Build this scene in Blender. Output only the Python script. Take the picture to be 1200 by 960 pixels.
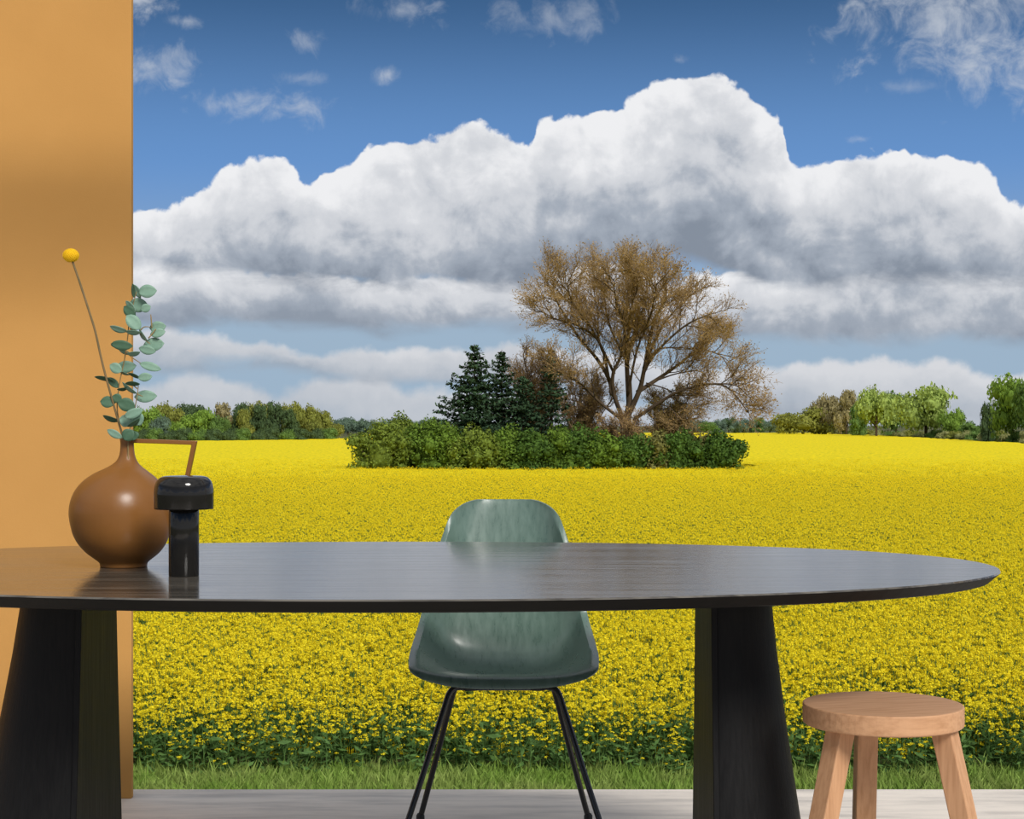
import bpy, math, random
import numpy as np
from mathutils import Vector, Matrix

for o in list(bpy.data.objects):
    bpy.data.objects.remove(o)
scene = bpy.context.scene
COL = scene.collection
PI = math.pi

# ------------------------------------------------------------------ camera
F = 2000.0          # focal length in pixels of the 1200 x 960 frame
CAMZ = 1.03         # eye height above the terrace floor
HY = 497.0          # pixel row of the horizon
cam_d = bpy.data.cameras.new('camera')
cam = bpy.data.objects.new('camera', cam_d)
COL.objects.link(cam)
cam_d.sensor_fit = 'HORIZONTAL'
cam_d.sensor_width = 36.0
cam_d.lens = 36.0 * F / 1200.0
cam_d.shift_y = (HY - 480.0) / 1200.0
cam_d.clip_start = 0.05
cam_d.clip_end = 6000
cam.location = (0, 0, CAMZ)
cam.rotation_euler = (PI / 2, 0, 0)
scene.camera = cam


def P(px, py, d):
    """pixel + distance along the view axis -> world point"""
    return Vector(((px - 600.0) * d / F, d, CAMZ - (py - HY) * d / F))


# ------------------------------------------------------------------ view / exposure
vs = scene.view_settings
vs.view_transform = 'Standard'
vs.look = 'None'
vs.exposure = 0.0
vs.gamma = 1.0
vs.use_curve_mapping = False
scene.cycles.max_bounces = 6
scene.cycles.diffuse_bounces = 3
scene.cycles.glossy_bounces = 3


# ------------------------------------------------------------------ node helper
class NT:
    def __init__(self, tree):
        self.t = tree
        self.n = tree.nodes
        self.l = tree.links

    def node(self, typ, **kw):
        n = self.n.new(typ)
        for k, v in kw.items():
            setattr(n, k, v)
        return n

    def put(self, sock, v):
        if isinstance(v, bpy.types.NodeSocket):
            self.l.new(v, sock)
        else:
            sock.default_value = v

    def m(self, op, a, b=0.0, c=None, clamp=False):
        n = self.node('ShaderNodeMath', operation=op, use_clamp=clamp)
        self.put(n.inputs[0], a)
        self.put(n.inputs[1], b)
        if c is not None:
            self.put(n.inputs[2], c)
        return n.outputs[0]

    def vm(self, op, a, b=(0, 0, 0), scale=None):
        n = self.node('ShaderNodeVectorMath', operation=op)
        self.put(n.inputs[0], a)
        if scale is None:
            self.put(n.inputs[1], b)
        else:
            self.put(n.inputs['Scale'], scale)
        return n.outputs[0]

    def smooth(self, x, lo, hi, a=0.0, b=1.0):
        n = self.node('ShaderNodeMapRange', interpolation_type='SMOOTHSTEP')
        self.put(n.inputs[0], x)
        self.put(n.inputs[1], lo)
        self.put(n.inputs[2], hi)
        self.put(n.inputs[3], a)
        self.put(n.inputs[4], b)
        return n.outputs[0]

    def mix(self, f, a, b):
        n = self.node('ShaderNodeMix', data_type='RGBA')
        self.put(n.inputs[0], f)
        self.put(n.inputs[6], a if isinstance(a, bpy.types.NodeSocket) else (*a, 1))
        self.put(n.inputs[7], b if isinstance(b, bpy.types.NodeSocket) else (*b, 1))
        return n.outputs[2]

    def noise(self, vec, scale, detail=4, rough=0.55, dist=0.0):
        n = self.node('ShaderNodeTexNoise')
        if vec is not None:
            self.put(n.inputs['Vector'], vec)
        n.inputs['Scale'].default_value = scale
        n.inputs['Detail'].default_value = detail
        n.inputs['Roughness'].default_value = rough
        n.inputs['Distortion'].default_value = dist
        return n.outputs[0]

    def voro(self, vec, scale, smooth=0.6):
        n = self.node('ShaderNodeTexVoronoi', feature='SMOOTH_F1')
        self.put(n.inputs['Vector'], vec)
        n.inputs['Scale'].default_value = scale
        n.inputs['Smoothness'].default_value = smooth
        return n.outputs[0]

    def curve(self, x, pts):
        n = self.node('ShaderNodeFloatCurve')
        self.put(n.inputs['Value'], x)
        c = n.mapping.curves[0]
        while len(c.points) > 2:
            c.points.remove(c.points[1])
        c.points[0].location = pts[0]
        c.points[1].location = pts[-1]
        for p in pts[1:-1]:
            c.points.new(*p)
        for p in c.points:
            p.handle_type = 'AUTO_CLAMPED'
        n.mapping.update()
        return n.outputs[0]


# ------------------------------------------------------------------ sky
def build_world():
    w = bpy.data.worlds.new('sky')
    scene.world = w
    w.use_nodes = True
    w.node_tree.nodes.clear()
    k = NT(w.node_tree)
    m, sm = k.m, k.smooth
    tc = k.node('ShaderNodeTexCoord').outputs['Generated']
    d = k.vm('NORMALIZE', tc)
    sep = k.node('ShaderNodeSeparateXYZ')
    k.put(sep.inputs[0], d)
    x, y, z = sep.outputs
    az = m('ARCTAN2', x, y)
    # the same bank of cumulus goes on round the whole horizon, mirrored each 36 degrees
    s = m('DIVIDE', m('PINGPONG', m('ADD', az, 0.31), 0.62), 0.62)
    px = m('ADD', m('MULTIPLY', s, 1240.0), -20.0)
    flat = m('SQRT', m('MAXIMUM', m('SUBTRACT', 1.0, m('MULTIPLY', z, z)), 0.02))
    py = m('SUBTRACT', HY, m('MULTIPLY', m('DIVIDE', z, flat), F))
    q = k.vm('SCALE', d, scale=20.0)                      # 100 px of the frame = 1 unit
    nA = m('SUBTRACT', k.noise(q, 1.1, 8, 0.58, 0.3), 0.5)
    nB = m('SUBTRACT', k.noise(k.vm('ADD', q, (0.10, -0.05, 0.16)), 1.1, 8, 0.58, 0.3), 0.5)
    wq = k.vm('ADD', q, k.vm('SCALE', k.noise_vec(q, 3.0), scale=0.35))
    v1 = k.voro(wq, 2.2)
    v2 = k.voro(wq, 6.5)
    bump = m('ADD', m('MULTIPLY', m('SUBTRACT', 0.42, v1), 34.0), m('MULTIPLY', m('SUBTRACT', 0.42, v2), 12.0))
    fine = m('SUBTRACT', k.noise(q, 9.0, 5, 0.62), 0.5)
    qs = k.vm('MULTIPLY', q, (1.0, 1.0, 2.4))
    streak = m('SUBTRACT', k.noise(k.vm('ADD', qs, (3.1, 7.7, 1.3)), 0.9, 6, 0.55, 0.4), 0.5)
    puff = m('SUBTRACT', k.noise(k.vm('ADD', q, (9.3, 2.2, 5.5)), 2.6, 7, 0.6, 0.5), 0.5)
    big = m('SUBTRACT', k.noise(k.vm('ADD', q, (1.7, 4.2, 8.8)), 0.55, 3, 0.5, 0.2), 0.5)
    # relief: the side towards the sun is brighter
    rel = m('SUBTRACT', nA, nB)

    def C(pts):
        return m('MULTIPLY', k.curve(s, [((a + 20) / 1240.0, b / 520.0) for a, b in pts]), 520.0)

    # clear sky
    sky = k.mix(sm(py, -60, 230), (0.036, 0.100, 0.225), (0.140, 0.300, 0.610))
    sky = k.mix(sm(py, 180, 400), sky, (0.335, 0.455, 0.585))

    white = (0.86, 0.865, 0.885)
    lite = (0.64, 0.66, 0.70)
    grey = (0.36, 0.405, 0.475)
    dark = (0.235, 0.275, 0.34)

    def layer(col, top, base, amp, soft, bsoft, gain=1.0, cols=(white, lite, grey, dark), k1=1.0, rag=60.0):
        T, B = C(top), C(base)
        t = m('ADD', m('SUBTRACT', py, T), m('MULTIPLY', m('ADD', bump, m('MULTIPLY', nA, 46.0)), amp))
        t = m('ADD', t, m('MULTIPLY', fine, 9.0))
        b = m('ADD', m('SUBTRACT', B, py), m('MULTIPLY', streak, rag))
        mask = m('MULTIPLY', m('MULTIPLY', sm(t, 0, soft), sm(b, -bsoft, bsoft)), gain)
        # light falls off from the sunlit heads to the flat grey base
        depth = m('DIVIDE', t, m('SUBTRACT', B, T))
        depth = m('ADD', depth, m('MULTIPLY', streak, 0.40 * k1))
        depth = m('SUBTRACT', depth, m('MULTIPLY', rel, 1.3 * k1))
        depth = m('SUBTRACT', depth, m('MULTIPLY', puff, 0.28 * k1))
        depth = m('ADD', depth, m('MULTIPLY', big, 0.9 * k1))
        depth = m('ADD', depth, m('MULTIPLY', m('SUBTRACT', v1, 0.40), 0.42 * k1))
        depth = m('ADD', depth, m('MULTIPLY', m('SUBTRACT', v2, 0.40), 0.16 * k1))
        c = k.mix(sm(depth, 0.12, 0.55), cols[0], cols[1])
        c = k.mix(sm(depth, 0.50, 0.92), c, cols[2])
        c = k.mix(sm(depth, 0.85, 1.20), c, cols[3])
        return k.mix(mask, col, c)

    low = ((0.62, 0.63, 0.66), (0.55, 0.57, 0.61), (0.46, 0.50, 0.56), (0.40, 0.45, 0.52))
    mid = ((0.70, 0.705, 0.73), (0.58, 0.60, 0.64), (0.45, 0.49, 0.55), (0.34, 0.39, 0.46))
    # far low rows first, the great bank last
    col = layer(sky, [(-20, 440), (160, 446), (230, 436), (270, 438), (330, 450), (380, 438), (430, 434), (480, 446), (540, 450), (620, 446), (700, 455), (840, 470), (900, 462), (1220, 470)],
                [(-20, 510), (600, 510), (1220, 510)], 0.45, 16, 10, 0.85, low)
    col = layer(col, [(-20, 385), (160, 380), (230, 384), (300, 396), (380, 412), (430, 402), (480, 408), (520, 403), (600, 398), (700, 405), (800, 424), (880, 426), (950, 424), (1010, 420), (1060, 416), (1110, 420), (1150, 436), (1220, 412)],
                [(-20, 425), (200, 428), (300, 425), (400, 442), (480, 448), (560, 446), (700, 460), (850, 486), (1000, 490), (1150, 488), (1220, 486)],
                0.5, 12, 10, 0.92, mid, 0.8, 40)
    col = layer(col, [(-20, 286), (160, 288), (250, 300), (320, 310), (420, 322), (480, 316), (560, 314), (600, 318), (700, 300), (800, 326), (860, 312), (920, 300), (980, 262), (1010, 255), (1060, 276), (1120, 290), (1170, 280), (1220, 270)],
                [(-20, 372), (200, 378), (350, 380), (480, 386), (600, 386), (720, 390), (830, 396), (950, 400), (1100, 402), (1220, 404)],
                0.7, 8, 12, 1.0, (white, lite, grey, (0.27, 0.315, 0.385)), 1.0, 40)
    col = layer(col, [(-20, 236), (154, 244), (190, 247), (225, 233), (250, 215), (272, 198), (300, 188), (330, 190), (348, 202), (364, 216), (385, 209), (410, 190), (450, 166), (500, 158),
                      (535, 145), (562, 142), (595, 152), (618, 168), (628, 150), (650, 138), (690, 128), (740, 114), (775, 94), (805, 85), (835, 84), (865, 94), (890, 122), (914, 150), (926, 184),
                      (950, 192), (1000, 186), (1060, 188), (1110, 192), (1150, 212), (1172, 236), (1220, 232)],
                [(-20, 306), (154, 310), (250, 328), (350, 334), (480, 336), (600, 338), (660, 318), (740, 300), (800, 300), (860, 320), (930, 345), (1000, 330), (1100, 330), (1220, 335)],
                0.78, 6, 12, 1.0)

    # loose scraps high in the blue
    ragged = m('ADD', m('MULTIPLY', puff, 3.4), m('MULTIPLY', fine, 0.5))
    wisps = [(165, 12, 55, 26, 0.75), (185, 85, 60, 34, 0.6), (225, 33, 38, 10, 0.45), (270, 128, 60, 20, 0.55), (345, 130, 60, 22, 0.55), (360, 52, 26, 18, 0.4), (455, 88, 18, 13, 0.6),
             (470, 14, 55, 22, 0.5), (355, 95, 40, 10, 0.3), (650, 22, 75, 38, 0.36), (795, 72, 14, 8, 0.35), (1120, 26, 160, 80, 0.72), (1165, 74, 120, 64, 0.72), (1055, 112, 60, 12, 0.3), (1000, 170, 18, 6, 0.4)]
    f = None
    for cx, cy, rx, ry, st in wisps:
        a = m('DIVIDE', m('SUBTRACT', px, cx), rx)
        b = m('DIVIDE', m('SUBTRACT', py, cy), ry)
        e = m('SUBTRACT', 1.0, m('SQRT', m('ADD', m('MULTIPLY', a, a), m('MULTIPLY', b, b))))
        e = m('MULTIPLY', sm(m('ADD', e, ragged), 0.0, 1.45), st)
        e = m('MULTIPLY', e, sm(m('SUBTRACT', 1.0, m('ADD', m('MULTIPLY', a, a), m('MULTIPLY', b, b))), -1.6, -0.2))
        f = e if f is None else m('MAXIMUM', f, e)
    col = k.mix(f, col, (0.58, 0.62, 0.68))
    # broken cloud over the rest of the dome
    dome = m('SUBTRACT', k.noise(d, 2.6, 7, 0.55, 0.3), 0.5)
    up = m('MULTIPLY', sm(dome, -0.16, 0.06), sm(py, -60, -500))
    col = k.mix(up, col, k.mix(sm(m('ADD', dome, rel), 0.0, 0.3), (0.84, 0.84, 0.85), (0.62, 0.64, 0.68)))
    bg = k.node('ShaderNodeBackground')
    k.put(bg.inputs[0], col)
    bg.inputs[1].default_value = 1.0
    out = k.node('ShaderNodeOutputWorld')
    k.l.new(bg.outputs[0], out.inputs[0])


def noise_vec(self, vec, scale):
    n = self.node('ShaderNodeTexNoise')
    self.put(n.inputs['Vector'], vec)
    n.inputs['Scale'].default_value = scale
    n.inputs['Detail'].default_value = 3
    return self.vm('SUBTRACT', n.outputs[1], (0.5, 0.5, 0.5))


NT.noise_vec = noise_vec
build_world()

# ------------------------------------------------------------------ hazy sun, high behind the right shoulder
sun_d = bpy.data.lights.new('sun', 'SUN')
sun_d.energy = 3.3
sun_d.angle = math.radians(18)
sun_d.color = (1.0, 0.96, 0.90)
sun = bpy.data.objects.new('sun', sun_d)
COL.objects.link(sun)
sun.rotation_euler = Vector((0.45, -0.80, 0.72)).to_track_quat('Z', 'Y').to_euler()
sun.location = (20, -20, 40)


# ------------------------------------------------------------------ materials
MATS = {}


def mat(name, c1, c2=None, scale=8.0, stretch=(1, 1, 1), rough=0.6, rough2=None, bump=0.0, bscale=None, bstretch=None, spec=0.5,
        metal=0.0, coat=0.0, island=0.0, detail=6, transl=0.0, contrast=(0.3, 0.7), coord='Object', bdist=0.01):
    if name in MATS:
        return MATS[name]
    M = bpy.data.materials.new(name)
    M.use_nodes = True
    k = NT(M.node_tree)
    b = M.node_tree.nodes['Principled BSDF']
    out = M.node_tree.nodes['Material Output']
    tc = k.node('ShaderNodeTexCoord').outputs[coord]
    v = k.vm('MULTIPLY', tc, stretch)
    n = k.noise(v, scale, detail, 0.6)
    f = k.smooth(n, contrast[0], contrast[1])
    col = k.mix(f, c1, c2 if c2 else c1)
    if island:
        g = k.node('ShaderNodeNewGeometry').outputs['Random Per Island']
        hsv = k.node('ShaderNodeHueSaturation')
        k.put(hsv.inputs['Value'], k.m('ADD', 1.0 - island, k.m('MULTIPLY', g, 2 * island)))
        k.put(hsv.inputs['Color'], col)
        col = hsv.outputs[0]
    k.put(b.inputs['Base Color'], col)
    if rough2 is None:
        b.inputs['Roughness'].default_value = rough
    else:
        k.put(b.inputs['Roughness'], k.m('ADD', rough, k.m('MULTIPLY', f, rough2 - rough)))
    b.inputs['Specular IOR Level'].default_value = spec
    b.inputs['Metallic'].default_value = metal
    b.inputs['Coat Weight'].default_value = coat
    b.inputs['Coat Roughness'].default_value = 0.1
    if bump:
        bv = k.vm('MULTIPLY', tc, bstretch or stretch)
        bn = k.noise(bv, bscale or scale, 5, 0.6)
        bp = k.node('ShaderNodeBump')
        bp.inputs['Strength'].default_value = bump
        bp.inputs['Distance'].default_value = bdist
        k.put(bp.inputs['Height'], bn)
        k.l.new(bp.outputs[0], b.inputs['Normal'])
    if transl:
        tr = k.node('ShaderNodeBsdfTranslucent')
        k.put(tr.inputs[0], col)
        ms = k.node('ShaderNodeMixShader')
        ms.inputs[0].default_value = transl
        k.l.new(b.outputs[0], ms.inputs[1])
        k.l.new(tr.outputs[0], ms.inputs[2])
        k.l.new(ms.outputs[0], out.inputs[0])
    MATS[name] = M
    return M


# ------------------------------------------------------------------ mesh helpers
def mesh_obj(name, verts, faces, material, parent=None, smooth=False, mat_idx=None):
    me = bpy.data.meshes.new(name)
    me.from_pydata([tuple(v) for v in verts] if not isinstance(verts, np.ndarray) else verts.tolist(), [],
                   faces if not isinstance(faces, np.ndarray) else faces.tolist())
    for mm in (material if isinstance(material, (list, tuple)) else [material]):
        me.materials.append(mm)
    if mat_idx is not None:
        me.polygons.foreach_set('material_index', np.asarray(mat_idx, dtype=np.int32))
    if smooth:
        me.polygons.foreach_set('use_smooth', np.ones(len(me.polygons), dtype=bool))
    me.update()
    o = bpy.data.objects.new(name, me)
    COL.objects.link(o)
    if parent:
        o.parent = parent
    return o


def empty(name, loc=(0, 0, 0)):
    o = bpy.data.objects.new(name, None)
    COL.objects.link(o)
    o.location = loc
    o.empty_display_size = 0.1
    return o


def tag(o, label=None, cat=None, group=None, kind=None):
    if label:
        o['label'] = label
    if cat:
        o['category'] = cat
    if group:
        o['group'] = group
    if kind:
        o['kind'] = kind
    return o


def struct(o, label=None):
    o['kind'] = 'structure'
    if label:
        o['label'] = label
    return o


def box(x0, x1, y0, y1, z0, z1):
    v = [(x0, y0, z0), (x1, y0, z0), (x1, y1, z0), (x0, y1, z0), (x0, y0, z1), (x1, y0, z1), (x1, y1, z1), (x0, y1, z1)]
    f = [(0, 3, 2, 1), (4, 5, 6, 7), (0, 1, 5, 4), (1, 2, 6, 5), (2, 3, 7, 6), (3, 0, 4, 7)]
    return v, f


def bevel(o, w, seg=2, angle=35):
    b = o.modifiers.new('bevel', 'BEVEL')
    b.width = w
    b.segments = seg
    b.limit_method = 'ANGLE'
    b.angle_limit = math.radians(angle)
    return o


def loft(rings, close=True, cap0=True, cap1=True):
    """rings: list of equally long closed loops of points"""
    n = len(rings[0])
    v = [tuple(p) for r in rings for p in r]
    f = []
    for i in range(len(rings) - 1):
        for j in range(n):
            a, b = i * n + j, i * n + (j + 1) % n
            f.append((a, b, b + n, a + n))
    if cap0:
        f.append(tuple(range(n - 1, -1, -1)))
    if cap1:
        f.append(tuple(range((len(rings) - 1) * n, len(rings) * n)))
    return v, f


def lathe(prof, n=48, centre=None):
    """prof: (r, z) bottom to top; centre: (dx, dy) per ring"""
    rings = []
    for i, (r, z) in enumerate(prof):
        cx, cy = centre[i] if centre else (0, 0)
        rings.append([(cx + r * math.cos(2 * PI * j / n), cy + r * math.sin(2 * PI * j / n), z) for j in range(n)])
    return rings


def catmull(pts, n=6):
    pts = [Vector(p) for p in pts]
    out = []
    for i in range(len(pts) - 1):
        p0 = pts[max(i - 1, 0)]
        p1, p2 = pts[i], pts[i + 1]
        p3 = pts[min(i + 2, len(pts) - 1)]
        for j in range(n):
            t = j / n
            out.append(0.5 * ((2 * p1) + (p2 - p0) * t + (2 * p0 - 5 * p1 + 4 * p2 - p3) * t * t + (3 * p1 - p0 - 3 * p2 + p3) * t ** 3))
    out.append(pts[-1])
    return out


class Tubes:
    """collects tapered tubes in one mesh"""

    def __init__(self):
        self.v, self.f, self.n = [], [], 0

    def add(self, pts, rad, sides=4):
        p = np.asarray([tuple(a) for a in pts], dtype=float)
        r = np.asarray(rad, dtype=float)
        if r.ndim == 0:
            r = np.full(len(p), float(r))
        t = np.gradient(p, axis=0)
        t /= np.linalg.norm(t, axis=1, keepdims=True) + 1e-12
        ref = np.array([0.0, 0, 1]) if abs(t[:, 2]).mean() < 0.8 else np.array([0.0, 1, 0])
        a = np.cross(t, ref)
        a /= np.linalg.norm(a, axis=1, keepdims=True) + 1e-12
        b = np.cross(t, a)
        ang = np.arange(sides) * 2 * PI / sides
        ring = (a[:, None, :] * np.cos(ang)[None, :, None] + b[:, None, :] * np.sin(ang)[None, :, None]) * r[:, None, None] + p[:, None, :]
        m = len(p)
        self.v.append(ring.reshape(-1, 3))
        i = np.arange(m - 1)[:, None] * sides
        j = np.arange(sides)[None, :]
        j2 = (j + 1) % sides
        q = np.stack([i + j, i + sides + j, i + sides + j2, i + j2], axis=-1).reshape(-1, 4) + self.n
        self.f += q.tolist()
        self.f.append([self.n + s for s in range(sides)])
        self.f.append([self.n + (m - 1) * sides + s for s in range(sides - 1, -1, -1)])
        self.n += m * sides
        return self

    def build(self, name, material, parent=None, smooth=True):
        return mesh_obj(name, np.concatenate(self.v), self.f, material, parent, smooth)


def leaf_quads(rng, centres, normals, size, aspect=0.6, jitter=0.6):
    """one folded-free quad per centre, turned roughly to its normal"""
    n = len(centres)
    nn = normals + rng.normal(0, jitter, (n, 3))
    nn /= np.linalg.norm(nn, axis=1, keepdims=True) + 1e-9
    a = np.cross(nn, rng.normal(0, 1, (n, 3)))
    a /= np.linalg.norm(a, axis=1, keepdims=True) + 1e-9
    b = np.cross(nn, a)
    s = (size * rng.uniform(0.6, 1.35, n))[:, None] * 0.5
    v = np.stack([centres - a * s, centres - b * s * aspect, centres + a * s, centres + b * s * aspect], axis=1).reshape(-1, 3)
    f = np.arange(4 * n).reshape(n, 4)
    return v, f


def blob_points(rng, blobs, n, up=0.15, lo=0.72, hi=1.06):
    """blobs: (x,y,z,rx,ry,rz); points near the skins of the blobs"""
    B = np.asarray(blobs, float)
    w = B[:, 3] * B[:, 5]
    idx = rng.choice(len(B), n, p=w / w.sum())
    d = rng.normal(0, 1, (n, 3))
    d[:, 2] += up
    d /= np.linalg.norm(d, axis=1, keepdims=True)
    r = rng.uniform(lo, hi, n)[:, None]
    c = B[idx, :3] + d * B[idx, 3:6] * r
    return c, d


def blob_core(rng, blobs, k=0.82, seg=8, ring=6):
    v, f = [], []
    for x, y, z, rx, ry, rz in blobs:
        o = len(v)
        for i in range(ring + 1):
            th = PI * i / ring
            for j in range(seg):
                ph = 2 * PI * j / seg
                q = k * rng.uniform(0.85, 1.08)
                v.append((x + rx * q * math.sin(th) * math.cos(ph), y + ry * q * math.sin(th) * math.sin(ph), z + rz * q * math.cos(th)))
        for i in range(ring):
            for j in range(seg):
                a, b = o + i * seg + j, o + i * seg + (j + 1) % seg
                f.append((a, a + seg, b + seg, b))
    return v, f


ORD = ['first', 'second', 'third', 'fourth', 'fifth', 'sixth', 'seventh', 'eighth', 'ninth', 'tenth', 'eleventh', 'twelfth', 'thirteenth', 'fourteenth',
       'fifteenth', 'sixteenth', 'seventeenth', 'eighteenth', 'nineteenth', 'twentieth']

# ================================================================== SETTING
GZ = -3.25      # the field lies a storey below the terrace
CROP = 1.0      # height of the standing crop

m_conc = mat('concrete', (0.70, 0.63, 0.55), (0.44, 0.40, 0.355), scale=5.0, stretch=(0.45, 2.6, 1), rough=0.8, rough2=0.65, bump=0.25, bscale=22, bstretch=(0.5, 2.0, 1), contrast=(0.40, 0.72), detail=12)
v, f = box(-6, 5, -5, 4.81, -0.25, 0)
struct(mesh_obj('floor', v, f, m_conc))
m_ochre = mat('ochre_plaster', (0.545, 0.288, 0.086), (0.515, 0.270, 0.079), scale=3.0, rough=0.9, bump=0.06, bscale=260, spec=0.2)
v, f = box(-4.2, -1.046, 4.69, 4.715, 0, 3.4)
struct(bevel(mesh_obj('wall_left', v, f, m_ochre), 0.002))
m_render = mat('base_render', (0.4, 0.38, 0.35), (0.34, 0.32, 0.3), scale=2, rough=0.9)
v, f = box(-5.9, 4.9, -4.9, 4.6, GZ - 0.3, -0.25)
struct(mesh_obj('wall_front', v, f, m_render))

# unseen beam on two posts, added to cast a shadow band on the wall
m_beam = mat('ochre_timber', (0.5, 0.30, 0.12), (0.42, 0.25, 0.10), scale=5, stretch=(1, 12, 12), rough=0.8)
v, f = box(-2.6, 2.45, 3.905, 3.995, 2.19, 2.30)
struct(bevel(mesh_obj('shade_frame_1', v, f, m_beam), 0.004))
for nm, xx in (('shade_frame_2', -2.5), ('shade_frame_3', 2.35)):
    v, f = box(xx - 0.06, xx + 0.06, 3.895, 4.005, 0, 2.19)
    struct(bevel(mesh_obj(nm, v, f, m_beam), 0.004))

# ground: bare earth and meadow out to the horizon
m_ground = mat('earth', (0.105, 0.085, 0.05), (0.07, 0.10, 0.03), scale=0.9, rough=0.95, spec=0.1, detail=8)
v, f = box(-2500, 2500, -600, 3500, GZ - 1, GZ)
struct(mesh_obj('ground', v, f, m_ground))

# ================================================================== TABLE
m_tabletop = mat('black_stained_ash_sheen', (0.030, 0.026, 0.021), (0.125, 0.112, 0.092), scale=7, stretch=(0.55, 14, 14), rough=0.09, rough2=0.20, bump=0.0, bscale=8, bstretch=(0.5, 22, 22), detail=8, spec=0.75, bdist=0.004)  # base colour lifted to stand in for sky sheen on the top
m_leg = mat('black_stained_leg', (0.004, 0.004, 0.0045), (0.008, 0.008, 0.0085), scale=8, stretch=(18, 18, 0.7), rough=0.50, rough2=0.60, bump=0.18, bscale=10, bstretch=(25, 25, 1.0), spec=0.16, bdist=0.004)
TX, TY, TA, TB, TN = -0.25, 3.51, 1.235, 0.695, 2.12
TZ = 0.74
table = tag(empty('dining_table', (TX, TY, 0)), 'long oval black-stained wooden dining table on two flared legs', 'table')


def sup(a, b, z, n=160, e=TN):
    out = []
    for i in range(n):
        t = 2 * PI * i / n
        c, s = math.cos(t), math.sin(t)
        out.append((a * math.copysign(abs(c) ** (2 / e), c), b * math.copysign(abs(s) ** (2 / e), s), z))
    return out


rings = [sup(TA - 0.030, TB - 0.030, TZ - 0.025), sup(TA - 0.022, TB - 0.022, TZ - 0.0225), sup(TA - 0.002, TB - 0.002, TZ - 0.005), sup(TA, TB, TZ - 0.003), sup(TA - 0.002, TB - 0.002, TZ)]
v, f = loft(rings)
m_edge = mat('ash_edge_shaded', (0.002, 0.002, 0.002), (0.004, 0.0039, 0.0038), scale=9, stretch=(0.6, 10, 10), rough=0.5, spec=0.12)  # same wood as the top, coloured darker where it catches no reflection
nring = len(rings[0])
mesh_obj('tabletop', v, f, [m_tabletop, m_edge], table, mat_idx=[0 if i >= 3 * nring and i != 4 * nring else 1 for i in range(len(f))])


def d_ring(xi, yc, half, bulge, z, sgn, n=24, off=0.0):
    """D section: flat side at x = xi, rounded side bulging away from the middle of the table"""
    pts = []
    for i in range(n + 1):
        a = -PI / 2 + PI * i / n
        c = abs(math.cos(a)) ** 0.8
        pts.append((xi + sgn * (off + bulge * c), yc + half * math.sin(a), z))
    return pts if sgn > 0 else pts[::-1]


def leg_sides(xi_world, sgn, b_top, b_mid, b_bot, sx):
    lg = None
    zs = [0.0, 0.06, 0.14, 0.23, 0.33, 0.45, 0.57, 0.66, TZ - 0.024]
    rr = []
    for z in zs:
        t = z / (TZ - 0.024)
        bul = b_bot + (b_top - b_bot) * (1 - (1 - t) ** 1.25)
        half = 0.215 - 0.075 * (1 - (1 - t) ** 1.2)
        rr.append(d_ring(xi_world - TX + sgn * sx * t, 3.47 - TY, half, bul, z, sgn, off=0.010))
    v, f = loft(rr)
    lg = mesh_obj('leg', v, f, m_leg, table, smooth=False)
    for p in lg.data.polygons:
        if len(p.vertices) == 4:
            p.use_smooth = True
    bevel(lg, 0.003, 2, 60)
    # straight inner board, a touch proud of the curved shell
    pv = []
    for z in zs:
        t = z / (TZ - 0.024)
        half = 0.219 - 0.075 * (1 - (1 - t) ** 1.2)
        x = xi_world - TX + sgn * sx * t
        pv.append([(x, 3.47 - TY - half, z), (x + sgn * 0.012, 3.47 - TY - half, z), (x + sgn * 0.012, 3.47 - TY + half, z), (x, 3.47 - TY + half, z)])
    if sgn < 0:
        pv = [r[::-1] for r in pv]
    v, f = loft(pv)
    bevel(mesh_obj('inner_panel', v, f, m_leg, lg), 0.0015, 1)


leg_sides(-0.838, -1, 0.14, 0.16, 0.29, 0.0)
leg_sides(0.388, 1, 0.125, 0.17, 0.225, 0.0)

# ================================================================== CHAIR
m_shell = mat('green_fibreglass', (0.085, 0.140, 0.115), (0.120, 0.185, 0.155), scale=40, stretch=(1.6, 0.5, 0.5), rough=0.26, rough2=0.36, bump=0.10, bscale=60, bstretch=(1.2, 0.4, 0.4), spec=0.5, detail=8, bdist=0.003)
m_blackmetal = mat('black_powder_coat', (0.012, 0.012, 0.013), (0.016, 0.016, 0.017), scale=60, rough=0.22, spec=0.6)
m_rubber = mat('black_rubber', (0.02, 0.02, 0.02), (0.03, 0.03, 0.03), scale=40, rough=0.7)
CX, CY = -0.020, 4.10
chair = tag(empty('side_chair', (CX, CY + 0.22, 0)), 'green moulded shell chair with thin black metal legs behind table', 'chair')
# centre line (y, z), half width, side lift, lift direction (0 = up, 1 = forward)
prof = [(0.000, 0.392, 0.200, 0.026, 0.0), (0.003, 0.405, 0.218, 0.026, 0.0), (0.016, 0.417, 0.228, 0.026, 0.0), (0.05, 0.420, 0.231, 0.030, 0.0), (0.11, 0.412, 0.234, 0.048, 0.0), (0.20, 0.396, 0.232, 0.080, 0.0),
        (0.28, 0.388, 0.227, 0.108, 0.0), (0.34, 0.396, 0.222, 0.126, 0.05), (0.385, 0.430, 0.217, 0.126, 0.15), (0.408, 0.49, 0.211, 0.112, 0.35), (0.425, 0.57, 0.202, 0.095, 0.6), (0.442, 0.65, 0.188, 0.078, 0.85),
        (0.458, 0.72, 0.169, 0.062, 1.0), (0.471, 0.775, 0.149, 0.048, 1.0), (0.478, 0.803, 0.128, 0.036, 1.0), (0.483, 0.820, 0.100, 0.022, 1.0), (0.487, 0.828, 0.068, 0.010, 1.0)]
NU = 49
cv, cf = [], []
cl = catmull([(p[0], p[1], p[2]) for p in prof], 3)
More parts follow.
